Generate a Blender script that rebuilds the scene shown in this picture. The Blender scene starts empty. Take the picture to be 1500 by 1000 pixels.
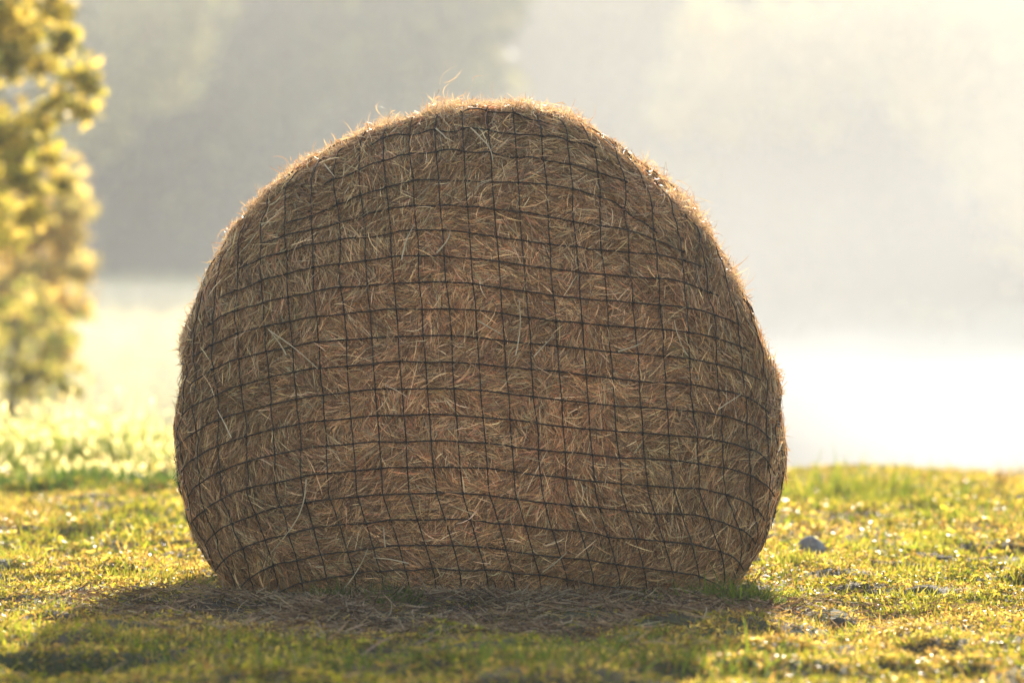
import bpy, math
import numpy as np
from mathutils import Vector
rng = np.random.default_rng(7)
R = math.radians
sc = bpy.context.scene
COL = sc.collection

# ------------------------------------------------------------------ helpers
FPX = 1500 * 200 / 36.0          # focal length in photo pixels
CAMZ = 0.8
def P(px, py, D):                # photo direction + distance -> place in the world
    return np.array([(px - 750) / FPX * D, D, CAMZ - (py - 400) / FPX * D])

_tab = np.random.default_rng(3).random((32, 32, 32))
def vnoise(x, y, z):
    x = np.asarray(x, float); y = np.asarray(y, float); z = np.asarray(z, float)
    x, y, z = np.broadcast_arrays(x, y, z)
    xi, yi, zi = np.floor(x).astype(int), np.floor(y).astype(int), np.floor(z).astype(int)
    fx, fy, fz = x - xi, y - yi, z - zi
    fx = fx*fx*(3-2*fx); fy = fy*fy*(3-2*fy); fz = fz*fz*(3-2*fz)
    r = 0
    for i in (0, 1):
        for j in (0, 1):
            for k in (0, 1):
                w = (fx if i else 1-fx) * (fy if j else 1-fy) * (fz if k else 1-fz)
                r = r + w * _tab[(xi+i) % 32, (yi+j) % 32, (zi+k) % 32]
    return r * 2 - 1
def fbm(x, y, z, o=3):
    r = 0; a = 1; s = 1; t = 0
    for _ in range(o):
        r = r + a * vnoise(x*s + 5.3*_, y*s + 1.7*_, z*s + 9.1*_); t += a; a *= .5; s *= 2.03
    return r / t
def sstep(a, b, x):
    t = np.clip((x - a) / (b - a), 0, 1); return t*t*(3-2*t)

def tag(o, label=None, cat=None, group=None, kind=None):
    if label: o['label'] = label
    if cat: o['category'] = cat
    if group: o['group'] = group
    if kind: o['kind'] = kind
    return o
def empty(name, loc):
    o = bpy.data.objects.new(name, None); o.location = loc; COL.objects.link(o); return o
def mesh(name, V, F, mat, parent=None, colors=None, smooth=True, n=4):
    """V (N,3), F (M,n) arrays -> one mesh object"""
    V = np.asarray(V, np.float32); F = np.asarray(F, np.int32)
    if parent is not None: V = V - np.array(parent.location, np.float32)
    if mat.name.startswith('grass') and colors is not None: colors = colors*.62
    me = bpy.data.meshes.new(name)
    me.vertices.add(len(V)); me.vertices.foreach_set('co', V.ravel())
    me.loops.add(F.size); me.loops.foreach_set('vertex_index', F.ravel())
    me.polygons.add(len(F)); me.polygons.foreach_set('loop_start', np.arange(0, F.size, F.shape[1], dtype=np.int32))
    me.polygons.foreach_set('use_smooth', np.full(len(F), smooth))
    if colors is not None:
        a = me.color_attributes.new('tone', 'FLOAT_COLOR', 'POINT')
        c = np.ones((len(V), 4), np.float32); c[:, :3] = colors
        a.data.foreach_set('color', c.ravel())
    me.update(); me.validate()
    me.materials.append(mat)
    o = bpy.data.objects.new(name, me); COL.objects.link(o)
    if parent is not None: o.parent = parent
    return o
def join(parts):
    """list of (V,F,C) -> one"""
    Vs, Fs, Cs, n = [], [], [], 0
    for V, F, C in parts:
        Vs.append(V); Fs.append(F + n); Cs.append(C); n += len(V)
    return np.concatenate(Vs), np.concatenate(Fs), np.concatenate(Cs)
def nrm(v): return v / (np.linalg.norm(v, axis=-1, keepdims=True) + 1e-9)

def ribbons(p, d, n, L, W, bendn, bendl, col, seg=4, taper=.35, roll=1.0, centre=True):
    """N thin curved blades. p place, d direction, n the surface normal there."""
    N = len(p); d = nrm(d); l = nrm(np.cross(d, n)); n2 = nrm(np.cross(l, d))
    a = rng.normal(0, roll, N)[:, None]
    w = l * np.cos(a) + n2 * np.sin(a)
    s = np.linspace(-.5, .5, seg+1) if centre else np.linspace(0, 1, seg+1)
    V = np.zeros((N, seg+1, 2, 3))
    for k, sk in enumerate(s):
        q = 4*sk*sk if centre else sk*sk
        c = p + d*(sk*L)[:, None] + n2*(bendn*L*q)[:, None] + l*(bendl*L*q)[:, None]
        e = (1 - (1-taper)*abs(2*sk)**3) if centre else (1 - (1-taper)*sk**2)
        hw = w * (W*.5*e)[:, None]
        V[:, k, 0] = c - hw; V[:, k, 1] = c + hw
    base = (np.arange(N) * (seg+1)*2)[:, None]
    F = np.concatenate([base + np.array([2*k, 2*k+1, 2*k+3, 2*k+2]) for k in range(seg)], 1).reshape(-1, 4)
    C = np.repeat(col, (seg+1)*2, 0)
    return V.reshape(-1, 3), F, C

def tube(pts, rad, sides=5):
    pts = np.asarray(pts, float); n = len(pts)
    rad = np.broadcast_to(rad, (n,))
    t = nrm(np.gradient(pts, axis=0))
    up = np.array([0, 0, 1.0]) if abs(t[:, 2].mean()) < .8 else np.array([1.0, 0, 0])
    a = nrm(np.cross(t, up)); b = np.cross(t, a)
    ang = np.arange(sides) * 2*math.pi/sides
    V = pts[:, None] + rad[:, None, None]*(a[:, None]*np.cos(ang)[None, :, None] + b[:, None]*np.sin(ang)[None, :, None])
    i = np.arange(n-1)[:, None]*sides; j = np.arange(sides); k = (j+1) % sides
    F = np.stack([i+j, i+k, i+sides+k, i+sides+j], -1).reshape(-1, 4)
    return V.reshape(-1, 3), F, np.zeros((n*sides, 3))
def pick(pal, w, N, jit=.12):
    pal = np.array(pal); i = rng.choice(len(pal), N, p=np.array(w)/sum(w))
    return pal[i] * np.exp(rng.normal(0, jit, (N, 1))) * (1 + rng.normal(0, .04, (N, 3)))

# ------------------------------------------------------------------ materials
def newmat(name):
    m = bpy.data.materials.new(name); m.use_nodes = True
    nt = m.node_tree; nt.nodes.clear()
    return m, nt, nt.nodes.new('ShaderNodeOutputMaterial')
def blade_mat(name, transl=.5, rough=.45, spec=.4, tint=(1, 1, 1), gain=1.0, refl=1.0):
    m, nt, out = newmat(name)
    at = nt.nodes.new('ShaderNodeAttribute'); at.attribute_name = 'tone'
    no = nt.nodes.new('ShaderNodeTexNoise'); no.inputs['Scale'].default_value = 60
    geo = nt.nodes.new('ShaderNodeNewGeometry'); nt.links.new(geo.outputs['Position'], no.inputs['Vector'])
    mr = nt.nodes.new('ShaderNodeMapRange'); nt.links.new(no.outputs['Fac'], mr.inputs[0])
    mr.inputs[3].default_value = .8; mr.inputs[4].default_value = 1.2
    mx = nt.nodes.new('ShaderNodeVectorMath'); mx.operation = 'SCALE'
    nt.links.new(at.outputs['Color'], mx.inputs[0]); nt.links.new(mr.outputs[0], mx.inputs['Scale'])
    rf = nt.nodes.new('ShaderNodeVectorMath'); rf.operation = 'SCALE'; rf.inputs['Scale'].default_value = refl; nt.links.new(mx.outputs[0], rf.inputs[0])
    bs = nt.nodes.new('ShaderNodeBsdfPrincipled'); nt.links.new(rf.outputs[0], bs.inputs['Base Color'])
    bs.inputs['Roughness'].default_value = rough; bs.inputs['Specular IOR Level'].default_value = spec
    tr = nt.nodes.new('ShaderNodeBsdfTranslucent')
    ti = nt.nodes.new('ShaderNodeVectorMath'); ti.operation = 'MULTIPLY'
    ti.inputs[1].default_value = [t*gain for t in tint]
    nt.links.new(mx.outputs[0], ti.inputs[0]); nt.links.new(ti.outputs[0], tr.inputs['Color'])
    ms = nt.nodes.new('ShaderNodeMixShader'); ms.inputs[0].default_value = transl
    nt.links.new(bs.outputs[0], ms.inputs[1]); nt.links.new(tr.outputs[0], ms.inputs[2])
    nt.links.new(ms.outputs[0], out.inputs['Surface'])
    return m
def ramp_mat(name, scale, stops, rough=.9, detail=6, bump=0, bscale=None, spec=.2, coord='obj'):
    m, nt, out = newmat(name)
    geo = nt.nodes.new('ShaderNodeNewGeometry')
    no = nt.nodes.new('ShaderNodeTexNoise'); no.inputs['Scale'].default_value = scale; no.inputs['Detail'].default_value = detail
    nt.links.new(geo.outputs['Position'], no.inputs['Vector'])
    cr = nt.nodes.new('ShaderNodeValToRGB'); nt.links.new(no.outputs['Fac'], cr.inputs[0])
    el = cr.color_ramp.elements
    while len(el) < len(stops): el.new(.5)
    for e, (p, c) in zip(el, stops): e.position = p; e.color = (*c, 1)
    bs = nt.nodes.new('ShaderNodeBsdfPrincipled'); nt.links.new(cr.outputs[0], bs.inputs['Base Color'])
    bs.inputs['Roughness'].default_value = rough; bs.inputs['Specular IOR Level'].default_value = spec
    if bump:
        n2 = nt.nodes.new('ShaderNodeTexNoise'); n2.inputs['Scale'].default_value = bscale; n2.inputs['Detail'].default_value = 6
        nt.links.new(geo.outputs['Position'], n2.inputs['Vector'])
        b = nt.nodes.new('ShaderNodeBump'); b.inputs['Strength'].default_value = bump; b.inputs['Distance'].default_value = .02
        nt.links.new(n2.outputs['Fac'], b.inputs['Height']); nt.links.new(b.outputs[0], bs.inputs['Normal'])
    nt.links.new(bs.outputs[0], out.inputs['Surface'])
    return m
M_straw = blade_mat('straw', .3, .5, .35, (1.0, .88, .7), 1.2)
M_grass = blade_mat('grass_blade', .62, .45, .26, (1.34, 1.18, .48), 2.45, .2)
M_pale = blade_mat('pale_grass_blade', .6, .42, .35, (1.08, 1.05, .93), 1.1)
M_tall = blade_mat('tall_grass_blade', .6, .42, .3, (1.2, 1.15, .6), 1.5, .6)
M_leaf = blade_mat('leaf', .65, .5, .3, (1.12, 1.0, .68), 1.3)
M_net = ramp_mat('net_cord', 90, [(.35, (.012, .007, .005)), (.65, (.036, .022, .015))], .7, 3)
M_bark = ramp_mat('bark', 14, [(.35, (.05, .04, .03)), (.65, (.14, .11, .08))], .9, 6, .6, 40)
M_rock = ramp_mat('rock', 35, [(.3, (.16, .145, .13)), (.7, (.30, .28, .25))], .9, 8, .7, 80)
M_soil = ramp_mat('soil', 45, [(.3, (.035, .024, .016)), (.7, (.10, .07, .045))], .95, 8, .8, 90)
M_ground = ramp_mat('turf_soil', 3.2, [(.36, (.035, .022, .013)), (.5, (.055, .042, .018)), (.64, (.04, .045, .015))], .95, 9, .6, 50)

# ------------------------------------------------------------------ terrain
def height(x, y):
    x = np.asarray(x, float); y = np.asarray(y, float)
    left = 1 - sstep(-6, 1.5, x)
    ys = np.abs(y)
    # slope off the knoll down to the water on the right
    zr = -2.6*sstep(21, 58, y) + 17*sstep(258, 330, y)
    zl = -.75*sstep(23, 42, y) + 1.35*sstep(60, 165, y) + 17*sstep(170, 290, y)
    z = zr*(1-left) + zl*left
    z = z + sstep(80, 200, np.abs(x))*9 - sstep(10, 60, -y)*.6
    # a low bank behind the bale on the left
    z = z + .06*np.exp(-((y-23.6)/1.1)**2) * (1 - sstep(-1.6, -.6, x))
    near = np.exp(-np.maximum(0, ys-26)/14)
    b = .026*fbm(x/.45, y/.55, 0*x+1, 3) + .024*vnoise(x/.15, y/.2, 0*x+4) + .008*vnoise(x/.05, y/.07, 0*x+9)
    hoof = vnoise(x/.22+3, y/.30, 0*x+7)
    b = b - .030*sstep(.35, .75, hoof)
    under = np.exp(-(((x+.07)/.85)**4 + ((y-14.75)/.85)**4))
    z = z + b*near*(1-.85*under)
    z = z + .028*fbm(x/.5+2, y/3.0, 0*x+3, 3)*sstep(17.5, 20.5, y)*(1-sstep(25, 30, y))
    ks = np.exp(-(((x-.85)/.14)**2 + ((y-16.15)/.5)**2)); z = z*(1-ks) + .006*ks
    z = z + .3*fbm(x/14, y/14, 0*x, 2)*sstep(35, 70, y)*left
    return z
def grid_axis(segs):
    out = []
    for a, b, n in segs: out.append(np.linspace(a, b, n, endpoint=False))
    out.append([segs[-1][1]]); return np.concatenate(out)
gx = grid_axis([(-300, -60, 24), (-60, -8, 40), (-8, -2.2, 50), (-2.2, 2.2, 150), (2.2, 8, 50), (8, 60, 40), (60, 300, 24)])
gy = grid_axis([(-60, 0, 20), (0, 9.5, 30), (9.5, 25, 430), (25, 60, 80), (60, 330, 90)])
GX, GY = np.meshgrid(gx, gy)
V = np.stack([GX, GY, height(GX, GY)], -1).reshape(-1, 3)
nx, ny = len(gx), len(gy)
i = (np.arange(ny-1)*nx)[:, None]; j = np.arange(nx-1)
F = np.stack([i+j, i+j+1, i+nx+j+1, i+nx+j], -1).reshape(-1, 4)
tag(mesh('ground', V, F, M_ground), 'uneven turf and bare soil falling away to a misty valley', 'ground', kind='structure')

# water
m, nt, out = newmat('water')
bs = nt.nodes.new('ShaderNodeBsdfPrincipled'); bs.inputs['Base Color'].default_value = (.10, .12, .12, 1)
bs.inputs['Roughness'].default_value = .04; bs.inputs['IOR'].default_value = 1.33
geo = nt.nodes.new('ShaderNodeNewGeometry'); no = nt.nodes.new('ShaderNodeTexNoise'); no.inputs['Scale'].default_value = 1.3
nt.links.new(geo.outputs['Position'], no.inputs['Vector'])
bp = nt.nodes.new('ShaderNodeBump'); bp.inputs['Strength'].default_value = .25; bp.inputs['Distance'].default_value = .02
nt.links.new(no.outputs['Fac'], bp.inputs['Height']); nt.links.new(bp.outputs[0], bs.inputs['Normal'])
nt.links.new(bs.outputs[0], out.inputs['Surface'])
wx = np.linspace(-60, 200, 14); wy = np.linspace(45, 275, 14); WX, WY = np.meshgrid(wx, wy)
ii = (np.arange(13)*14)[:, None]; jj = np.arange(13)
tag(mesh('water', np.stack([WX, WY, WX*0-2.0], -1).reshape(-1, 3), np.stack([ii+jj, ii+jj+1, ii+14+jj+1, ii+14+jj], -1).reshape(-1, 4), m),
    'pale lake glaring white under the morning mist', 'water', kind='structure')

# ------------------------------------------------------------------ the bale
D_RING, D_DOME, D_LEN = 14.30, .30, .95
SIL = [(345,866),(302,815),(273,740),(261,650),(265,560),(283,470),(316,395),(362,325),(425,265),(505,212),(600,179),(665,164),
       (750,162),(820,173),(880,200),(935,243),(1000,300),(1050,370),(1085,425),(1112,490),(1133,570),(1146,650),(1140,715),(1118,785),
       (1088,835),(1065,866),(960,912),(710,925),(440,912)]
CX, CY = 703, 560
_a = np.array([math.atan2(-(y-CY), x-CX) for x, y in SIL]); _r = np.array([math.hypot(x-CX, y-CY) for x, y in SIL])
o_ = np.argsort(_a); _a, _r = _a[o_], _r[o_]
_aa = np.concatenate([_a-2*math.pi, _a, _a+2*math.pi]); _rr = np.tile(_r, 3)
_den = np.linspace(-math.pi, math.pi, 721)
_lin = np.interp(_den, _aa, _rr)
ker = np.exp(-np.linspace(-2, 2, 21)**2); ker /= ker.sum()
_lin[:-1] = np.convolve(np.tile(_lin[:-1], 3), ker, 'same')[720:1440]; _lin[-1] = _lin[0]
S = D_RING / FPX
XC, ZC = (CX-750)*S, CAMZ-(CY-400)*S
def Rad(th):
    th = (th + math.pi) % (2*math.pi) - math.pi
    return np.interp(th, _den, _lin) * S
NP = 2.5
def base_surf(th, u):
    """u 0..1 front dome, 1..2 side, 2..3 back dome"""
    th = np.asarray(th, float); u = np.asarray(u, float)
    ph = np.clip(u, 0, 1)*math.pi/2
    t = np.sin(ph)**(2/NP); y = D_RING - D_DOME*np.maximum(np.cos(ph), 0)**(2/NP)
    y = y + np.clip(u-1, 0, 1)*D_LEN
    pb = np.clip(3-u, 0, 1)*math.pi/2
    tb = np.sin(pb)**(2/NP); yb = D_DOME*.6*np.maximum(np.cos(pb), 0)**(2/NP)
    t = np.where(u > 2, tb, t); y = np.where(u > 2, D_RING+D_LEN+yb, y)
    swell = 1 + .012*np.sin(np.clip(u-1, 0, 1)*math.pi)
    r = Rad(th)*t*swell
    X = XC + r*np.cos(th); Z = ZC + r*np.sin(th)
    return np.stack([X, y, Z], -1)
def base_normal(th, u):
    e = 1e-3
    a = base_surf(th+e, u) - base_surf(th-e, u)
    b = base_surf(th, u+e) - base_surf(th, u-e)
    n = nrm(np.cross(b, a))
    c = base_surf(th, u) - np.array([XC, D_RING+.45, ZC])
    return n*np.sign((n*c).sum(-1, keepdims=True)+1e-9)
def lump(p):
    return .020*fbm(p[..., 0]/.22, p[..., 1]/.22, p[..., 2]/.13, 3) + .009*vnoise(p[..., 0]/.05, p[..., 1]/.05, p[..., 2]/.05)
HOL = [(680,262,.07,.030,.026), (575,478,.06,.045,.016), (815,505,.05,.035,.020), (520,330,.09,.04,.014), (460,640,.07,.05,.016), (905,640,.08,.05,.016),
       (640,700,.10,.03,.014), (380,600,.03,.16,.016), (1000,560,.03,.14,.014), (740,340,.12,.03,.012), (560,770,.12,.02,.012), (860,770,.10,.03,.014)]
def surf(th, u, off=0.0):
    p = base_surf(th, u); n = base_normal(th, u)
    off = off + 0*p[..., 0]
    for hx, hy, sx_, sz_, dp in HOL:      # hollows and folds pressed into the face
        c = P(hx, hy, D_RING-.2)
        off = off - dp*np.exp(-((p[..., 0]-c[0])/sx_)**2 - ((p[..., 2]-c[2])/sz_)**2)*(u < 1)
    q = p + n*(lump(p)+off)[..., None]
    q[..., 2] = np.maximum(q[..., 2], -.008)
    return q, n
bale = empty('round_hay_bale', (XC, D_RING+.45, 0))
tag(bale, 'big round hay bale of tan straw in a dark square net, standing on the grass', 'hay bale')

def straw_col(N, p=None):
    c = pick([(.72,.50,.27), (.56,.34,.18), (.36,.20,.10), (.56,.28,.16), (.42,.34,.20), (.15,.085,.045), (.82,.63,.40), (.24,.13,.07)],
             [18, 20, 14, 11, 7, 15, 13, 14], N, .28)*np.array([1.20, 1.02, .88])
    if p is not None:      # darker and grey green towards the flank, redder and paler flakes in the middle
        f = fbm(p[:, 0]/.16, p[:, 1]/.3, p[:, 2]/.12+7, 3); t = np.hypot(p[:, 0]-XC-.05, p[:, 2]-ZC)/.62
        k = sstep(.45, 1.0, t + .5*f)[:, None]
        c = c*(1-k) + c*np.array([.70, .75, .74])*k
        c = c*(1 + .34*f)[:, None]
    return c
parts = []
# core, coloured dark to put shade into the gaps between straws
th = np.linspace(-math.pi, math.pi, 361); u = np.concatenate([np.linspace(.004, 1, 70), np.linspace(1, 2, 50)[1:], np.linspace(2, 2.996, 40)[1:]])
TH, U = np.meshgrid(th[:-1], u)
q, _ = surf(TH, U, np.full(TH.shape, -.020))
nu, nt_ = TH.shape
i = (np.arange(nu-1)*nt_)[:, None]; j = np.arange(nt_)
F = np.stack([i+j, i+(j+1) % nt_, i+nt_+(j+1) % nt_, i+nt_+j], -1).reshape(-1, 4)
V = q.reshape(-1, 3)
core_c = np.array([.09, .05, .028])*(1+.45*fbm(V[:, 0]*60, V[:, 1]*60, V[:, 2]*90, 2))[:, None]
parts.append((V, F, core_c))
def place_straw(N, urange, L, W, off, spread, lift, hair=False, area=None):
    th = rng.uniform(-math.pi, math.pi, N); 
    if urange == 'front':
        rr = np.sqrt(rng.random(N)); u = np.arcsin(np.clip(rr, 0, .9999)**(NP/2))/(math.pi/2)
    else: u = rng.uniform(*urange, N)
    offv = rng.uniform(*off, N)
    p, n = surf(th, u, offv)
    keep = p[:, 2] > .003
    p, n, th, u = p[keep], n[keep], th[keep], u[keep]; N = len(p)
    # locally combed directions
    e = np.cross(n, np.array([0, 1.0, .02])); e = nrm(e + 1e-6)       # round the rim
    g = nrm(np.cross(n, e))
    x, z = p[:, 0], p[:, 2]
    a = 2.6*vnoise(x/.17, p[:, 1]/.2, z/.17) + 1.2*vnoise(x/.06+9, p[:, 1]/.2, z/.06)
    rim = np.clip(np.hypot(x-XC, z-ZC)/Rad(np.arctan2(z-ZC, x-XC)), 0, 1)**4 * .75
    side = np.abs(np.cos(th))**.5
    a = a*(1-rim*side*.8) + rng.normal(0, spread, N)
    d = e*np.cos(a)[:, None] + g*np.sin(a)[:, None]
    vert = np.array([0, 0, 1.0])
    d = d + n*rng.normal(0, lift, N)[:, None]
    Ls = rng.uniform(*L, N)*np.exp(rng.normal(0, .2, N)); Ws = rng.uniform(*W, N)
    return ribbons(p, d, n, Ls, Ws, rng.normal(-.03, .05, N), rng.normal(0, .075, N), straw_col(N, p), 4)
parts.append(place_straw(60000, 'front', (.04, .12), (.0016, .0031), (-.024, -.010), .5, .05))
parts.append(place_straw(60000, 'front', (.03, .09), (.0012, .0024), (-.014, -.001), .5, .07))
parts.append(place_straw(6500, 'front', (.03, .08), (.0012, .0023), (-.003, .009), .9, .14))
parts.append(place_straw(18000, (.80, 1.25), (.03, .10), (.0020, .0040), (-.018, .004), .7, .10))
parts.append(place_straw(34000, (1.1, 2.1), (.05, .12), (.002, .0045), (-.020, .006), .6, .07))
parts.append(place_straw(24000, (2.0, 2.99), (.05, .12), (.002, .0045), (-.020, .004), .9, .07))
# curly fuzz round the rim and on top
def fuzz(N, ur, out, L, W, tmin=-1.2, tmax=math.pi+1.2):
    th = rng.uniform(tmin, tmax, N); u = rng.uniform(*ur, N)
    w = fbm(np.cos(th)*8, np.sin(th)*8, u*2, 3)*1.3 + .45
    up = np.clip(np.sin(th)*.8+.45, .12, 1)
    keep = rng.random(N) < np.clip(w*1.3, .12, 1)*up
    th, u, up, w = th[keep], u[keep], up[keep], w[keep]; N = len(th)
    h = np.abs(rng.normal(0, out, N))*up*(.35+1.3*np.clip(w, 0, 2))
    p, n = surf(th, u, h*.6)
    d = nrm(rng.normal(0, 1, (N, 3)) + n*.35)
    Ls = rng.uniform(*L, N)
    return ribbons(p, d, n, Ls, rng.uniform(*W, N), rng.normal(-.12, .22, N), rng.normal(0, .25, N),
                   pick([(.80,.58,.33), (.62,.42,.23), (.42,.25,.13)], [4, 5, 4], N), 5)
parts.append(fuzz(52000, (.86, 1.75), .012, (.015, .05), (.0012, .0026)))
parts.append(fuzz(1500, (.9, 1.6), .028, (.04, .09), (.0010, .0022)))
# long single stems lying over the net
def stem(a, b, sag, w, c):
    n_ = 14; s = np.linspace(0, 1, n_)
    px = a[0]+(b[0]-a[0])*s + sag*np.sin(s*math.pi); py = a[1]+(b[1]-a[1])*s
    pts = np.array([pix_on_bale(x, y, .012) for x, y in zip(px, py)])
    Vt, Ft, Ct = tube(pts, np.linspace(w, w*.5, n_), 5)
    return Vt, Ft, Ct + np.array(c)
def pix_to_tu(px, py):
    D = D_RING - .1
    for _ in range(7):
        x, z = (px-750)/FPX*D, CAMZ-(py-400)/FPX*D
        th = math.atan2(z-ZC, x-XC); t = math.hypot(x-XC, z-ZC)/float(Rad(th))
        if t >= 1: return th, 1.0, t
        D = D_RING - D_DOME*(1-t**NP)**(1/NP)
    ph = math.asin(min(1, t**(NP/2)))
    return th, ph/(math.pi/2), t
def pix_on_bale(px, py, off):
    th, u, t = pix_to_tu(px, py)
    q, n = surf(np.array([th]), np.array([u]), np.array([off]))
    return q[0]
for a, b, sg in [((452,700),(398,808),14), ((398,485),(466,540),3), ((420,520),(396,482),2), ((690,195),(722,240),8), ((640,195),(655,212),2),
                 ((589,382),(608,330),-3), ((755,520),(760,440),4), ((782,522),(812,490),0), ((600,820),(548,812),0), ((500,865),(540,800),4),
                 ((1050,600),(1080,578),0), ((1008,520),(985,470),-4), ((795,838),(830,805),0), ((345,640),(322,600),0), ((700,470),(735,490),0),
                 ((905,515),(940,502),3), ((640,372),(660,340),4), ((478,245),(492,262),0), ((565,798),(562,770),0)]:
    parts.append(stem(a, b, sg, .0019, (.66, .50, .31)))
Vh, Fh, Ch = join(parts)
Vh[:, 2] = np.maximum(Vh[:, 2], -.01)
mesh('straw_body', Vh, Fh, M_straw, bale, Ch)

# ------------------------------------------------------------------ the net
def sil_at(py):
    """left / right silhouette pixel columns at a picture height"""
    th = _den; xs = CX + _lin*np.cos(th); ys = CY - _lin*np.sin(th)
    m_ = np.abs(ys-py) < 4
    if not m_.any(): return None
    return xs[m_].min(), xs[m_].max()
SILT = {int(y): sil_at(y) for y in range(140, 900)}
def sil(py):
    return SILT.get(int(min(max(py, 140), 899)))
Lf = np.array([[0,92],[20,70],[47,52],[80,38],[116,27],[191,11],[300,1],[400,0]]).T
Rf = np.array([[0,95],[20,68],[41,54],[73,43],[111,34],[225,26],[330,14],[430,3],[480,0]]).T
def row_y(y0, x):
    y = y0
    for _ in range(6):
        s = sil(y)
        if s is None: return None
        hw = (s[1]-s[0])/2/432
        if x < s[0]-1 or x > s[1]+1: 
            return None
        f = np.interp((x-s[0])/hw, *Lf) if x < 640 else np.interp((s[1]-x)/hw, *Rf)
        fu = np.interp(x, [400,455,493,531,566,609,680,723,801,850,872,907,935,975,1015], [75,55,37,25,14,4,0,1,9,18,25,38,58,91,128])*(1.35 if y0 < 180 else 1)
        b_ = float(sstep(240, 340, y0)); f = f*b_ + fu*(1-b_)
        y = .5*y + .5*(y0 + f)
    return y
YK = [167,193,226,264,302,338,376,414,452,491,530,569,607,645,683,721,759,797,830,862]
def col_shift(y): return np.interp(y, [150,265,500,721,797,840,875], [-26,-17,0,17,40,52,56])
net = []
jx = lambda k, s: 2.0*vnoise(k*1.7, s/45.0, 3.3)
ends = []
for k, y0 in enumerate(YK):
    run = []; runs = []
    for x in np.arange(250, 1160, 5.0):
        y = row_y(y0, x)
        if y is not None and y < 880:
            y += float(jx(k, x))
            th, u, t = pix_to_tu(x, y)
            if t < .995: run.append((th, u)); continue
        if len(run) > 3: runs.append(run)
        run = []
    if len(run) > 3: runs.append(run)
    for r_ in runs:
        a = np.array(r_)
        offs = np.array([.007 + .004*float(vnoise(k*3.1, s_*.4, 1)) for s_ in range(len(a))])
        q, _ = surf(a[:, 0], a[:, 1], offs); ok = q[:, 2] > 0
        if ok.sum() > 3:
            net.append(tube(q[ok], .0019, 5)); ends += [a[0], a[-1]]
cols = 622 + 38.7*np.arange(-13, 18)
for m_, x0 in enumerate(cols):
    run = []
    for y in np.arange(150, 882, 5.0):
        s = sil(y)
        if s is None: continue
        x = x0 + col_shift(y)
        wl, wr = x - s[0], s[1] - x
        lim = 22
        if wl < wr: xv = s[0] + (wl if wl > 130 else lim*math.log(1+math.exp(max(wl/lim, -9))))
        else: xv = s[1] - (wr if wr > 130 else lim*math.log(1+math.exp(max(wr/lim, -9))))
        if min(xv-s[0], s[1]-xv) < 5:
            if len(run) > 5: break
            continue
        xv += float(jx(m_+40, y))
        th, u, t = pix_to_tu(xv, y)
        if t < .995: run.append((th, u))
    if len(run) < 4: continue
    a = np.array(run)
    offs = np.array([.007 + .004*float(vnoise(m_*2.3+11, s_*.4, 5)) for s_ in range(len(a))])
    q, _ = surf(a[:, 0], a[:, 1], offs); ok = q[:, 2] > 0
    if ok.sum() > 3:
        net.append(tube(q[ok], .0016, 5)); ends += [a[0], a[-1]]
# over the rim, along the sides and across the back
thl = np.arange(-1.0, math.pi+1.05, .095)
for t_ in thl:
    uu = np.linspace(.93, 2.35, 60)
    tt = t_ + .02*vnoise(uu*4, t_*9, 2.0)
    q, _ = surf(tt, uu, np.full(60, .004)); ok = q[:, 2] > 0
    if ok.sum() > 3: net.append(tube(q[ok], .0021, 4))
for ur in list(np.arange(1.03, 2.0, .072)) + [2.12, 2.25, 2.38, 2.5, 2.62, 2.74, 2.85]:
    tt = np.linspace(-1.3, math.pi+1.3, 220)
    uu = ur + .008*vnoise(tt*5, ur*20, 0.0)
    q, _ = surf(tt, uu, np.full(220, .004)); ok = q[:, 2] > 0
    net.append(tube(q[ok], .0021, 4))
# knots
for k, y0 in enumerate(YK):
    for m_, x0 in enumerate(cols):
        x = x0 + col_shift(y0+10)
        y = row_y(y0, x)
        if y is None or y > 868: continue
        x = x0 + col_shift(y)
        s = sil(y)
        if s is None or min(x-s[0], s[1]-x) < 24: continue
        x += float(jx(m_+40, y)); y = row_y(y0, x)
        if y is None: continue
        y += float(jx(k, x))
        c = pix_on_bale(x, y, .008)
        if c[2] < .01: continue
        w = rng.uniform(.0035, .0055)
        net.append(tube([c+[-w, 0, 0], c+[-w*.5, -.001, 0], c+[w*.5, -.001, 0], c+[w, 0, 0]], [.001, .0034, .0034, .001], 6))
Vn, Fn, Cn = join(net)
mesh('net', Vn, Fn, M_net, bale)

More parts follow.
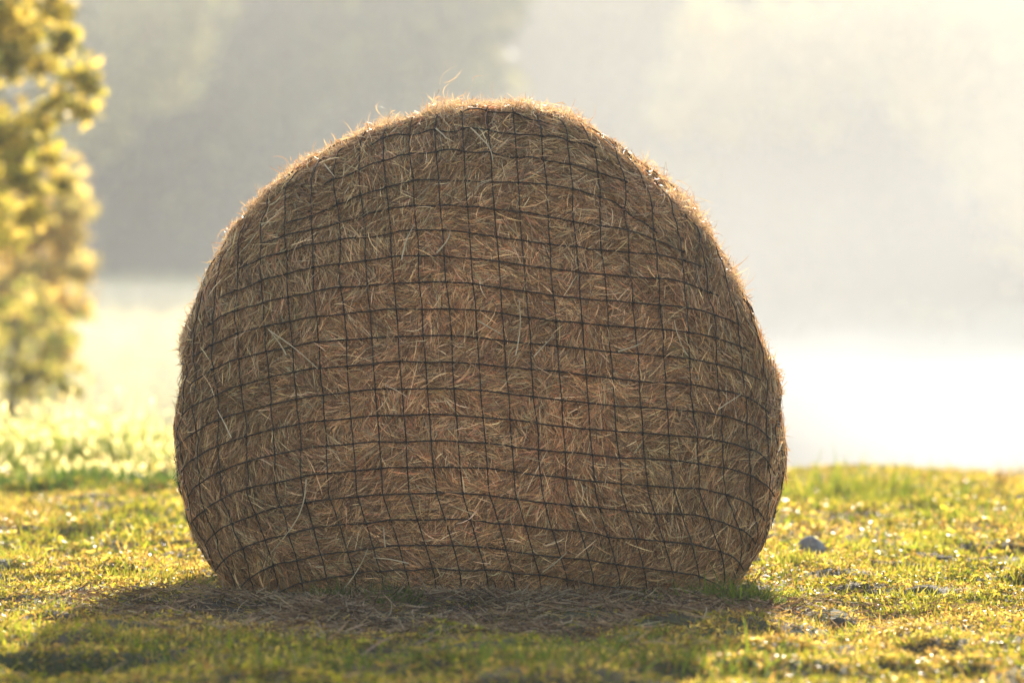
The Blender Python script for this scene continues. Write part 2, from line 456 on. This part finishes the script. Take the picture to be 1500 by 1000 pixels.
# ------------------------------------------------------------------ grass of the knoll
def scatter(N, x0, x1, y0, y1):
    return rng.uniform(x0, x1, N), rng.uniform(y0, y1, N)
def outside_bale(x, y):
    return ~((np.abs(x+.07) < .58) & (y > 14.12) & (y < 15.35)) & ~((np.abs(x-.85) < .04) & (y > 15.85) & (y < 16.25))
def in_hay(x, y):
    """bare patch of trampled hay in front of and around the bale"""
    d = np.exp(-(((x+.20)/.72)**2 + ((y-13.35)/.75)**2)) + .6*np.exp(-(((x+.1)/.85)**4 + ((y-14.8)/1.0)**4))
    return np.clip(d*1.25 + .35*fbm(x/.3, y/.4, 0*x+2, 2), 0, 1)
def lawn(N, x0, x1, y0, y1, hgt, wid, dens_w=1.0):
    x, y = scatter(N, x0, x1, y0, y1)
    cl = fbm(x/.30, y/.45, 0*x+12, 3); fine = vnoise(x/.07, y/.09, 0*x+31)
    pr = np.clip(.62 + .75*cl + .35*fine, .08, 1)*(1-.80*in_hay(x, y))
    keep = (rng.random(N) < pr) & outside_bale(x, y)
    x, y, cl = x[keep], y[keep], cl[keep]; N = len(x)
    p = np.stack([x, y, height(x, y)-.003], -1)
    d = nrm(np.stack([rng.normal(0, .55, N), rng.normal(0, .55, N), np.ones(N)], -1))
    up = np.cross(d, nrm(rng.normal(0, 1, (N, 3))))
    h = hgt*np.exp(rng.normal(0, .38, N))*(1+.55*cl)*.85*(1-.3*in_hay(x, y))
    green = pick([(.14,.15,.030), (.19,.19,.040), (.09,.105,.025), (.25,.23,.07)], [4, 4, 3, 3], N)
    dry = pick([(.36,.28,.13), (.26,.18,.085), (.32,.20,.10)], [4, 3, 2], N)
    dr = rng.random(N) < np.clip(.30 - .5*vnoise(x/.5, y/.8, 0*x+50) + .25*(x > .5), .06, .85)
    c = np.where(dr[:, None], dry, green)
    return ribbons(p, d, nrm(up), h, wid*np.exp(rng.normal(0, .25, N)), rng.normal(0, .35, N), rng.normal(0, .35, N), c, 3, .15, 1.5, False)
def leaflets(N, x0, x1, y0, y1, ln, wd_, hmax):
    """small clover-like leaves lying every way"""
    x, y = scatter(N, x0, x1, y0, y1)
    cl = fbm(x/.22+4, y/.36, 0*x+3, 3); fine = vnoise(x/.045, y/.06, 0*x+33)
    pr = np.clip(.44 + .9*cl + .5*fine, .03, 1)*(1-.85*in_hay(x, y))
    keep = (rng.random(N) < pr) & outside_bale(x, y)
    x, y, cl, fine = x[keep], y[keep], cl[keep], fine[keep]; N = len(x)
    h = hmax*rng.random(N)**.7*(1+.6*cl+.4*fine)
    p = np.stack([x, y, height(x, y)+h], -1)
    d = nrm(np.stack([rng.normal(0, 1, N), rng.normal(0, 1, N), rng.normal(.25, .5, N)], -1))
    c = pick([(.13,.15,.022), (.19,.19,.03), (.08,.11,.02), (.25,.22,.045), (.33,.27,.12), (.16,.11,.05), (.035,.05,.012)], [5, 5, 4, 4, 3, 3, 3], N, .3)
    dr = (rng.random(N) < np.clip(.20 - .8*vnoise(x/.4, y/.6, 0*x+50) + .25*np.exp(-((y-12.6)/1.0)**2), .02, .9))[:, None]
    c = np.where(dr, pick([(.36,.28,.13), (.24,.17,.08), (.44,.36,.20), (.12,.08,.04)], [3, 3, 2, 2], N), c)
    return ribbons(p, d, nrm(rng.normal(0, .7, (N, 3))+[0, 0, 1]), ln*np.exp(rng.normal(0, .3, N)), wd_*np.exp(rng.normal(0, .25, N)),
                   rng.normal(0, .25, N), rng.normal(0, .2, N), c, 2, .45, .6)
g = [lawn(90000, -1.5, 1.5, 10.2, 16, .017, .0032), lawn(60000, -2.1, 2.1, 16, 25.5, .024, .0045),
     leaflets(230000, -1.35, 1.35, 10.2, 16, .013, .0052, .013), leaflets(170000, -2.0, 2.0, 16, 25, .018, .008, .018),
     lawn(40000, -6, -1.5, 9, 25, .034, .006), lawn(40000, 1.5, 6, 9, 25, .034, .006), lawn(25000, -4, 4, 2, 10.2, .03, .006)]
# dry flat thatch between the blades
N = 45000
x, y = scatter(N, -2, 2, 10.2, 24); k_ = outside_bale(x, y); x, y = x[k_], y[k_]; N = len(x)
p = np.stack([x, y, height(x, y)+rng.uniform(.001, .008, N)], -1)
d = nrm(np.stack([rng.normal(0, 1, N), rng.normal(0, 1, N), rng.normal(0, .22, N)], -1))
g.append(ribbons(p, d, np.tile([0, 0, 1.0], (N, 1)), rng.uniform(.015, .05, N), rng.uniform(.0015, .003, N), rng.normal(0, .1, N), rng.normal(0, .15, N),
                 pick([(.34,.26,.13), (.24,.16,.08), (.30,.18,.10), (.18,.19,.06)], [4, 4, 2, 3], N), 2))
Vg, Fg, Cg = join(g)
tag(mesh('grass', Vg, Fg, M_grass, None, Cg), 'short yellow green grass with dry thatch over the knoll', 'grass', kind='stuff')

# green tufts
tf = []
def tuft(px, py, D, N, r, h, cols_, w=.004):
    c = P(px, py, D); a = rng.normal(0, r, (N, 2)); x = c[0]+a[:, 0]; y = D+a[:, 1]*1.2
    p = np.stack([x, y, height(x, y)-.003], -1)
    d = nrm(np.stack([a[:, 0]/r*.4+rng.normal(0, .35, N), rng.normal(0, .4, N), np.ones(N)], -1))
    tf.append(ribbons(p, d, nrm(np.cross(d, rng.normal(0, 1, (N, 3)))), h*np.exp(rng.normal(0, .3, N)), w*np.exp(rng.normal(0, .2, N)),
                      rng.normal(0, .35, N), rng.normal(0, .35, N), pick(cols_, [1]*len(cols_), N), 3, .12, 1.5, False))
G1 = [(.07,.115,.025), (.10,.14,.03), (.05,.08,.02)]  # dark greens, lowered further to deepen the bale's shadow on the turf
for px, py, n_, r, h in [(520,882,500,.05,.04), (575,892,220,.035,.03), (650,985,300,.10,.03), (820,990,300,.12,.03), (300,960,260,.16,.028), (450,985,300,.12,.03),
                         (1080,890,700,.045,.05), (1040,985,300,.08,.035), (880,950,250,.1,.03)]:
    tuft(px, py, FPX*.8/(py-400), n_, r, h, G1)
Y1 = [(.17,.19,.04), (.12,.15,.03), (.23,.23,.06)]
for _ in range(60):
    D = rng.uniform(11.5, 21); px = rng.choice([rng.uniform(-50, 260), rng.uniform(1120, 1550)]); py = 400+FPX*.8/D
    tuft(px, py, D, 150, .06, .030, Y1)
for px, py, D, n_, r, h in [(1230,700,20.5,500,.16,.09), (1190,705,20,300,.12,.07), (1340,715,20,300,.2,.06), (1440,770,18,400,.12,.06), (190,780,17.6,500,.2,.05)]:
    tuft(px, py, D, n_, r, h, G1+Y1, .005)
Vt, Ft, Ct = join(tf)
tag(mesh('grass_tufts', Vt, Ft, M_grass, None, Ct), 'greener grass tufts scattered over the turf and by the bale foot', 'grass tufts', kind='stuff')

# tall grass on the bank at the left
N = 32000
x, y = scatter(N, -3.6, -.9, 21.2, 26)
dn = vnoise(x/.25, y/.4, 0*x+8)
k_ = rng.random(N) < np.clip(.6+.8*dn, .05, 1)*sstep(21.2, 22.6, y+.5*dn); x, y, dn = x[k_], y[k_], dn[k_]; N = len(x)
p = np.stack([x, y, height(x, y)-.005], -1)
d = nrm(np.stack([rng.normal(-.1, .3, N), rng.normal(0, .3, N), np.ones(N)], -1))
H = .145*np.exp(rng.normal(0, .28, N))*(1+.35*dn)*(.55+.45*sstep(22, 24.5, y))*(1-.35*sstep(-2.2, -1.0, x))
tg = [ribbons(p, d, nrm(np.cross(d, rng.normal(0, 1, (N, 3)))), H, rng.uniform(.003, .006, N), rng.normal(0, .25, N), rng.normal(0, .25, N),
              pick([(.11,.16,.03), (.18,.22,.05), (.05,.09,.02), (.30,.28,.12)], [5, 4, 5, 3], N), 4, .15, 1.5, False)]
n3 = 9000; xs_ = rng.uniform(-2.6, -.9, n3); ys_ = 20.4+1.5*rng.random(n3)**.7; kk = rng.random(n3) < np.clip(.45+1.3*fbm(xs_/.2, ys_/.4, 0*xs_, 2), 0, 1); xs_, ys_ = xs_[kk], ys_[kk]; n3 = len(xs_); pq = np.stack([xs_, ys_, height(xs_, ys_)-.003], -1)
dq = nrm(np.stack([rng.normal(0, .5, n3), rng.normal(-.3, .5, n3), np.ones(n3)], -1))
tg.append(ribbons(pq, dq, nrm(np.cross(dq, rng.normal(0, 1, (n3, 3)))), .045*np.exp(rng.normal(0, .35, n3)), rng.uniform(.006, .012, n3), rng.normal(0, .3, n3), rng.normal(0, .3, n3),
                  pick([(.035,.07,.016), (.025,.05,.014), (.07,.10,.02)], [2, 2, 1], n3), 3, .2, 1.5, False))  # dark leafy strip, its colour painting the shaded front of the bank
# seed heads, coloured pale as if their tips were backlit
k_ = rng.random(N) < .33
ps = p[k_] + d[k_]*(H[k_]*.95)[:, None]; n_ = len(ps)
tg.append(ribbons(ps, nrm(d[k_]+rng.normal(0, .5, (n_, 3))), nrm(rng.normal(0, 1, (n_, 3))), rng.uniform(.02, .05, n_), rng.uniform(.006, .013, n_),
                  rng.normal(0, .2, n_), rng.normal(0, .2, n_), pick([(.80,.68,.52), (.66,.58,.44)], [1, 1], n_), 3, .3, 1.5))
Vt, Ft, Ct = join(tg)
tag(mesh('tall_grass', Vt, Ft, M_tall, None, Ct), 'taller grass with dewy seed heads coloured backlit pale on the bank at the left', 'tall grass', kind='stuff')

# rough meadow grass farther down
N = 60000
y = 28+135*rng.random(N)**1.3; x = rng.uniform(-.17, -.02, N)*y - rng.uniform(0, 1, N)
p = np.stack([x, y, height(x, y)-.01], -1)
d = nrm(np.stack([rng.normal(0, .35, N), rng.normal(0, .3, N), np.ones(N)], -1))
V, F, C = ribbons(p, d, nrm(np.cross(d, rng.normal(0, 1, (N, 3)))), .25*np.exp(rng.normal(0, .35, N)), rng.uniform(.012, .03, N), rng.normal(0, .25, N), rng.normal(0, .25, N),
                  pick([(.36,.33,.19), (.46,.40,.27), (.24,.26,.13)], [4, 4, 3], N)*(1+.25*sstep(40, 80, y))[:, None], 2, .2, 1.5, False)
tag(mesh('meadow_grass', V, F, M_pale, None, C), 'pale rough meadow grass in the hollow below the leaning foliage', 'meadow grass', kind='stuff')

# loose hay on the ground
N = 30000
x = np.where(rng.random(N) < .65, rng.normal(-.2, .42, N), rng.normal(-.1, .8, N)); y = np.where(rng.random(N) < .6, rng.normal(13.55, .42, N), rng.normal(13.2, 1.1, N))
k_ = outside_bale(x, y) & (rng.random(N) < np.clip(.15+.85*in_hay(x, y), 0, 1)*np.clip(.65+1.2*fbm(x/.16, y/.25, 0*x+6, 2), .08, 1)) & (y < 16); x, y = x[k_], y[k_]; N = len(x)
p = np.stack([x, y, height(x, y)+rng.uniform(.003, .026, N)*(1-.85*sstep(13.6, 13.95, y))], -1)
a = rng.uniform(0, 2*math.pi, N)
d = np.stack([np.cos(a), np.sin(a), rng.normal(0, .30, N)], -1)
V, F, C = ribbons(p, d, np.tile([0, 0, 1.0], (N, 1)), rng.uniform(.03, .12, N), rng.uniform(.0018, .0038, N), rng.normal(0, .05, N), rng.normal(0, .12, N),
                  pick([(.40,.265,.15), (.22,.13,.07), (.60,.43,.26), (.09,.05,.03)], [4, 4, 2, 3], N), 4, .4, 1.2)
M_litter = blade_mat('litter_hay', .2, .7, .12, (1, .88, .7), 1.2, .45)  # low reflectance puts extra shade into hay lying in the bale's shadow
tag(mesh('loose_hay', V, F, M_litter, None, C), 'loose strands of hay trampled on the ground around the bale', 'loose hay', kind='stuff')

# ------------------------------------------------------------------ stone, clods, weed stem
def blob(name, c, r, seed, mat, cone=0, n_=26, parent=None, rough=.22):
    th = np.linspace(0, 2*math.pi, n_, endpoint=False); ph = np.linspace(-.45*math.pi, .5*math.pi, n_//2)
    T, Q = np.meshgrid(th, ph)
    x, y, z = np.cos(T)*np.cos(Q), np.sin(T)*np.cos(Q), np.sin(Q)
    k = 1 + rough*fbm(x*1.4+seed, y*1.4, z*1.4, 3)
    x, y, z = x*k, y*k, z*k
    if cone: w = 1-cone*np.clip(z, 0, 1.1); x, y = x*w, y*w
    V = np.stack([x*r[0]+c[0], y*r[1]+c[1], z*r[2]+c[2]], -1).reshape(-1, 3)
    m1, m2 = T.shape; i = (np.arange(m1-1)*m2)[:, None]; j = np.arange(m2)
    F = np.stack([i+j, i+(j+1) % m2, i+m2+(j+1) % m2, i+m2+j], -1).reshape(-1, 4)
    return mesh(name, V, F, mat, parent)
D = FPX*.8/(812-400); c = P(1188, 812, D); z0 = float(height(c[0], D))
tag(blob('stone', (c[0], D, z0+.010), (.044, .040, .040), 3.3, M_rock, .38, rough=.16), 'small grey peaked stone lying in the sunlit grass right of the bale', 'stone')
for px, py, s, lb in [(1160,765,.020,'small dark soil clod beyond the stone, nearest the bale flank'), (1232,905,.035,'dark soil clod in the yellow grass below the stone'),
                      (1370,760,.03,'brown soil clod on the far turf at the right'), (1352,935,.032,'dark soil clod in the dry grass near the lower right'),
                      (1395,828,.024,'small dark soil clod halfway up the right turf')]:
    D = FPX*.8/(py-400); c = P(px, py, D); z0 = float(height(c[0], D))
    tag(blob('soil_clod', (c[0], D, z0+.0), (s*1.5, s*1.6, s*.75), px*.013, M_soil, 0, 30, rough=.6), lb, 'clod', 'soil clods kicked up on the turf')
D = 20.5; c = P(1463, 706, D); z0 = float(height(c[0], D))
wd = empty('dead_weed', (c[0], D, z0)); tag(wd, 'single thin brown dead weed stem on the crest at the right', 'weed')
M_dry = ramp_mat('dead_stem', 60, [(.3, (.14, .07, .03)), (.7, (.25, .13, .06))], .8)
pts = [(c[0], D, z0-.01), (c[0]+.003, D, z0+.03), (c[0]-.002, D, z0+.06), (c[0]+.001, D, z0+.085)]
V, F, C = tube(pts, [.004, .0035, .003, .002], 6); mesh('stem', V, F, M_dry, wd)
parts = [tube([np.array(pts[k])+[0, 0, .008*q_], np.array(pts[k])+[(-1)**q_*.010, .002, .008*q_+.014]], [.003, .0015], 5) for k in (1, 2) for q_ in (0, 1, 2)]
V, F, C = join(parts); mesh('seed_head', V, F, M_dry, wd)

# ------------------------------------------------------------------ trees
def leaves(lobes, dens, size, cols_, wts, shell=.55, gap=.0, gs=.5, vary=0):
    out = []
    for (c, r) in lobes:
        N = int(dens*r**2*2.2)
        if shell < .5:      # open sprays: leaves thinning outwards, broken up by noise at two sizes
            v = rng.normal(0, 1, (N, 3)); p = np.array(c) + v*r*.52*np.array([1, 1, .85])
            f = fbm(p[:, 0]/(.42*r), p[:, 1]/(.42*r), p[:, 2]/(.30*r), 3)
            keep = f > gap + .25 + .10*np.linalg.norm(v, axis=1)
        else:
            v = nrm(rng.normal(0, 1, (N, 3))); rad = r*(shell + (1-shell)*rng.random(N))**.7
            k = 1 + .45*fbm(v[:, 0]*3+c[0], v[:, 1]*3, v[:, 2]*3+c[2], 3)
            p = np.array(c) + v*(rad*k)[:, None]*np.array([1, 1, .85])
            keep = vnoise(p[:, 0]/(gs*r), p[:, 1]/(gs*r), p[:, 2]/(gs*r)) > gap
        p = p[keep]; N = len(p)
        d = nrm(rng.normal(0, 1, (N, 3)) + [0, 0, -.3]); nn = nrm(rng.normal(0, 1, (N, 3)))
        L = size*np.exp(rng.normal(0, .25, N))
        out.append(ribbons(p, d, nn, L, L*.6, rng.normal(0, .15, N), rng.normal(0, .1, N), pick(cols_, wts, N, .2)*math.exp(rng.normal(0, vary)), 2, .2, 1.5))
    return join(out)
def tree(name, base, lobes_px, D, jit, dens, size, cols_, wts, label, cat='tree', trunk_r=.12, gap=-.1, crown='crown', dj=None):
    root = empty(name, base); tag(root, label, cat)
    lobes = []
    for (px, py, rp) in lobes_px:
        Dq = D + rng.uniform(-jit, jit)
        lobes.append((P(px, py, Dq), rp/FPX*D))
    V, F, C = leaves(lobes, dens, size, cols_, wts, shell=.15, gap=gap)
    mesh(crown, V, F, M_leaf, root, C, smooth=False)
    base = np.array(base); zs = max(l[0][2] for l in lobes)
    cen = np.mean([l[0] for l in lobes], 0)
    top = np.array([base[0]*.5+cen[0]*.5, base[1], zs])
    s = np.linspace(0, 1, 9)[:, None]
    tr = base - [0, 0, .05] + (top-base)*s + np.stack([.3*trunk_r*np.sin(s[:, 0]*7), .3*trunk_r*np.cos(s[:, 0]*5), 0*s[:, 0]], -1)
    pp = [tube(tr, trunk_r*(1-.8*s[:, 0]), 9)]
    for (c, r) in lobes:
        h = np.clip((c[2]-base[2])*.7/(zs-base[2]), .15, .9); k0 = base + (top-base)*h
        ss = np.linspace(0, 1, 6)[:, None]
        q = k0 + (c-k0)*ss + np.array([0, 0, 1])*(.12*np.linalg.norm(c-k0))*(ss*(1-ss))
        pp.append(tube(q, trunk_r*.16*(1-.8*ss[:, 0]), 5))
    V, F, C = join(pp); mesh('trunk', V, F, M_bark, root)
    return root
YEL = [(.47,.41,.085), (.38,.35,.07), (.13,.14,.045), (.54,.47,.14)]
t1 = [(80,15,34),(92,62,28),(40,40,42),(-5,15,55),(8,90,42),(62,98,28),(118,108,26),(132,130,22),(124,165,26),(88,150,30),(52,185,38),(5,205,48),
      (78,232,30),(92,270,24),(28,262,42),(45,312,28),(0,335,42),(-60,50,90),(-75,200,95),(-70,330,80),(-80,-80,110),(30,-80,80),(75,-45,48),(-190,100,130),(-200,-80,150),(-120,-220,150),(-200,280,110)]
D1 = 32.; bx_ = (-300-750)/FPX*D1
tree('golden_tree', (bx_, D1, float(height(bx_, D1))), t1, D1, .5, 9500, .055, YEL, [4, 4, 4, 3],
     'nearest tree at the left edge with golden backlit leaves', trunk_r=.10, gap=-.38)
t2 = [(112,300,26),(118,400,26),(105,450,30),(85,510,30),(60,540,34),(70,470,34),(30,478,40),(85,275,40),(104,305,34),(92,345,34),(50,340,55),(100,385,32),(60,400,50),(88,430,30),(15,420,60),(50,455,38),(-50,350,90),(-60,440,90),(-30,250,80),(30,240,60),(-150,300,120)]
D2 = 52.; bx_ = (-140-750)/FPX*D2
tree('pale_tree', (bx_, D2, float(height(bx_, D2))), t2, D2, .8, 5600, .11, [(.54,.46,.17), (.42,.38,.14), (.62,.50,.22)], [1, 1, 1],
     'paler hazy tree below and behind the golden tree', trunk_r=.14, gap=-.2)
t3 = [(20,450,42),(75,462,34),(100,490,26),(-30,455,60),(28,492,30),(70,500,28),(92,512,24),(112,540,18),(20,540,46),(62,556,42),(100,568,26),(-40,520,60),(-60,580,60),(15,585,40)]
D3 = 40.; bx_ = (10-750)/FPX*D3
tree('bush', (bx_, D3, float(height(bx_, D3))), t3, D3, .5, 5200, .08, [(.34,.34,.09), (.46,.40,.13), (.24,.26,.07)], [3, 3, 2],
     'rounded olive bush low at the left edge above the tall grass', 'bush', trunk_r=.06, gap=-.2)
# far crowns that still read one by one, leaf colours brightened to look sunlit
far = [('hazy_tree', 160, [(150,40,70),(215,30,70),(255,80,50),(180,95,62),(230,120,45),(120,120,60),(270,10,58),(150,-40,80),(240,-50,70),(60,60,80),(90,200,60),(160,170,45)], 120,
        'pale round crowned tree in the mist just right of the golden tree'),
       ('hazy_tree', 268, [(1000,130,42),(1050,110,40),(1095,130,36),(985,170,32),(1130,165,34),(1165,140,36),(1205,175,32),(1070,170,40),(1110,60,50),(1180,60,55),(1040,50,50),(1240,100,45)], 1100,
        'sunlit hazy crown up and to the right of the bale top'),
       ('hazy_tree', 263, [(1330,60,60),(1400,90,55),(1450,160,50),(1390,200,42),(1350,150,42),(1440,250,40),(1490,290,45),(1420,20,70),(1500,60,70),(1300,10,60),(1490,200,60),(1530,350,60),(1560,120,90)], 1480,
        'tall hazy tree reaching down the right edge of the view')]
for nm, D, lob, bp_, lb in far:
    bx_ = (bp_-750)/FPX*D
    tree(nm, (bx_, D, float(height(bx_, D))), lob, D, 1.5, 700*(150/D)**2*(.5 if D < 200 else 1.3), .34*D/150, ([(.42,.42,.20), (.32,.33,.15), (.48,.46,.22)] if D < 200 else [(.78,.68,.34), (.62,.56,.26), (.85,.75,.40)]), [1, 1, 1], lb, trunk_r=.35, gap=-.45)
# the wood across the valley, one mass
lob = []
for k in range(230):
    px = rng.uniform(-700, 2300); left_ = px < 640
    D = rng.uniform(185, 215) if left_ else rng.uniform(272, 305)
    x = (px-750)/FPX*D; zg = float(height(x, D))
    for q_ in range(2):
        lob.append((np.array([x+rng.normal(0, 1.5), D, zg + rng.uniform(1, 15 if left_ else 17)]), rng.uniform(2.6, 5.0)))
for k in range(90):                                  # bushes along the far shore
    x = rng.uniform(-4, 70); D = rng.uniform(259, 264)
    lob.append((np.array([x, D, rng.uniform(-2, -1.2)]), rng.uniform(.5, 1.3)))
V, F, C = leaves(lob, 26, .8, [(.07,.085,.04), (.12,.13,.05), (.18,.18,.07)], [1, 1, 1], gap=-.3, vary=.6)
tag(mesh('wood', V, F, M_leaf, None, C, smooth=False), 'dark far wood fading into mist across the valley', 'wood', kind='stuff')

# ------------------------------------------------------------------ air
def volmat(name, dens, col, g, noise=None, side=False):
    m, nt, out = newmat(name)
    v = nt.nodes.new('ShaderNodeVolumePrincipled')
    v.inputs['Color'].default_value = (*col, 1); v.inputs['Density'].default_value = dens; v.inputs['Anisotropy'].default_value = g
    if noise:
        tc = nt.nodes.new('ShaderNodeNewGeometry')
        mp = nt.nodes.new('ShaderNodeMapping'); mp.inputs['Scale'].default_value = noise
        nt.links.new(tc.outputs['Position'], mp.inputs['Vector'])
        no = nt.nodes.new('ShaderNodeTexNoise'); no.inputs['Scale'].default_value = 1; no.inputs['Detail'].default_value = 2
        nt.links.new(mp.outputs[0], no.inputs['Vector'])
        mr = nt.nodes.new('ShaderNodeMapRange'); nt.links.new(no.outputs['Fac'], mr.inputs[0])
        mr.inputs[1].default_value = .36; mr.inputs[2].default_value = .66; mr.inputs[3].default_value = .04*dens; mr.inputs[4].default_value = dens
        if side == 'rise':
            sx = nt.nodes.new('ShaderNodeSeparateXYZ'); nt.links.new(tc.outputs['Position'], sx.inputs[0])
            ad = nt.nodes.new('ShaderNodeMath'); ad.operation = 'MULTIPLY_ADD'; ad.inputs[1].default_value = -.20
            nt.links.new(sx.outputs['Z'], ad.inputs[0]); nt.links.new(no.outputs['Fac'], ad.inputs[2]); nt.links.new(ad.outputs[0], mr.inputs[0])
            mr.inputs[1].default_value = .78; mr.inputs[2].default_value = 1.0
            nt.links.new(mr.outputs[0], v.inputs['Density'])
        elif side:
            sx = nt.nodes.new('ShaderNodeSeparateXYZ'); nt.links.new(tc.outputs['Position'], sx.inputs[0])
            m2 = nt.nodes.new('ShaderNodeMapRange'); m2.interpolation_type = 'SMOOTHSTEP'; ad = nt.nodes.new('ShaderNodeMath'); ad.operation = 'MULTIPLY_ADD'; ad.inputs[1].default_value = .6
            nt.links.new(sx.outputs['Z'], ad.inputs[0]); nt.links.new(sx.outputs['X'], ad.inputs[2]); nt.links.new(ad.outputs[0], m2.inputs[0])
            m2.inputs[1].default_value = -13; m2.inputs[2].default_value = 9; m2.inputs[3].default_value = .42; m2.inputs[4].default_value = 1.0
            mu = nt.nodes.new('ShaderNodeMath'); mu.operation = 'MULTIPLY'; nt.links.new(mr.outputs[0], mu.inputs[0]); nt.links.new(m2.outputs[0], mu.inputs[1])
            nt.links.new(mu.outputs[0], v.inputs['Density'])
        else: nt.links.new(mr.outputs[0], v.inputs['Density'])
    nt.links.new(v.outputs[0], out.inputs['Volume'])
    return m
def boxmesh(name, lo, hi, mat):
    lo, hi = np.array(lo, float), np.array(hi, float)
    V = np.array([[(lo, hi)[(k >> a) & 1][a] for a in range(3)] for k in range(8)])
    F = np.array([[0,2,3,1],[4,5,7,6],[0,1,5,4],[2,6,7,3],[0,4,6,2],[1,3,7,5]])
    return mesh(name, V, F, mat, smooth=False)
HAZE = .0011
o = boxmesh('haze', (-303, -63, -5.5), (303, 333, 42), volmat('haze_air', HAZE, (.90, .89, .86), 0.0))
tag(o, 'pale morning haze filling the air', 'haze', kind='stuff')

o = boxmesh('mist', (-120, 62, -2.4), (120, 250, 19), volmat('mist_air', .0072, (.95, .925, .87), 0.0, (.034, .018, .08), True))
tag(o, 'drifting banks of sunlit mist over the lake and valley', 'mist', kind='stuff')
o = boxmesh('lake_steam', (-1.4, 75, -2.35), (60, 256, -.2), volmat('steam_air', .020, (.93, .91, .88), 0.0, (.16, .02, .5), 'rise'))
tag(o, 'bright steam rising off the lake right of the bale', 'steam', kind='stuff')
o = boxmesh('ground_fog', (-70, 50, -2.3), (-1.5, 168, .62), volmat('fog_air', .009, (.90, .90, .87), 0.0, (.05, .03, .5)))
tag(o, 'low bank of bright fog lying on the meadow left of the bale', 'fog', kind='stuff')
# ------------------------------------------------------------------ light
SUN_E, SUN_A = R(14), R(4.2)       # height; to the right of the view axis
w = bpy.data.worlds.new('World'); sc.world = w; w.use_nodes = True
nt = w.node_tree; bg = nt.nodes['Background']
sky = nt.nodes.new('ShaderNodeTexSky'); sky.sky_type = 'NISHITA'; sky.sun_disc = False
sky.sun_elevation = SUN_E; sky.sun_rotation = SUN_A; sky.dust_density = 1.6; sky.air_density = 1.0; sky.ozone_density = .6
nt.links.new(sky.outputs[0], bg.inputs['Color']); bg.inputs['Strength'].default_value = .15
sl = bpy.data.lights.new('sun', 'SUN'); sl.energy = 5.0; sl.angle = R(.5); sl.color = (1, .88, .71)
so = bpy.data.objects.new('sun', sl); COL.objects.link(so)
dirv = Vector((math.sin(SUN_A)*math.cos(SUN_E), math.cos(SUN_A)*math.cos(SUN_E), math.sin(SUN_E)))
so.rotation_euler = dirv.to_track_quat('Z', 'Y').to_euler(); so.location = (3, 20, 10)

# ------------------------------------------------------------------ camera
cd = bpy.data.cameras.new('camera'); cam = bpy.data.objects.new('camera', cd); COL.objects.link(cam)
cam.location = (0, 0, CAMZ); cam.rotation_euler = (math.pi/2 - math.atan(100/FPX), 0, 0)
cd.lens = 200; cd.sensor_width = 36; cd.clip_end = 2000; cd.clip_start = .1
cd.dof.use_dof = True; cd.dof.focus_distance = 14.05; cd.dof.aperture_fstop = 4.0
sc.camera = cam
sc.view_settings.view_transform = 'Standard'; sc.view_settings.look = 'None'
sc.view_settings.exposure = 1.80; sc.view_settings.gamma = 1
sc.render.engine = 'CYCLES'
sc.cycles.use_adaptive_sampling = False
sc.cycles.max_bounces = 8; sc.cycles.diffuse_bounces = 3; sc.cycles.transmission_bounces = 5; sc.cycles.volume_bounces = 1
sc.cycles.use_denoising = True
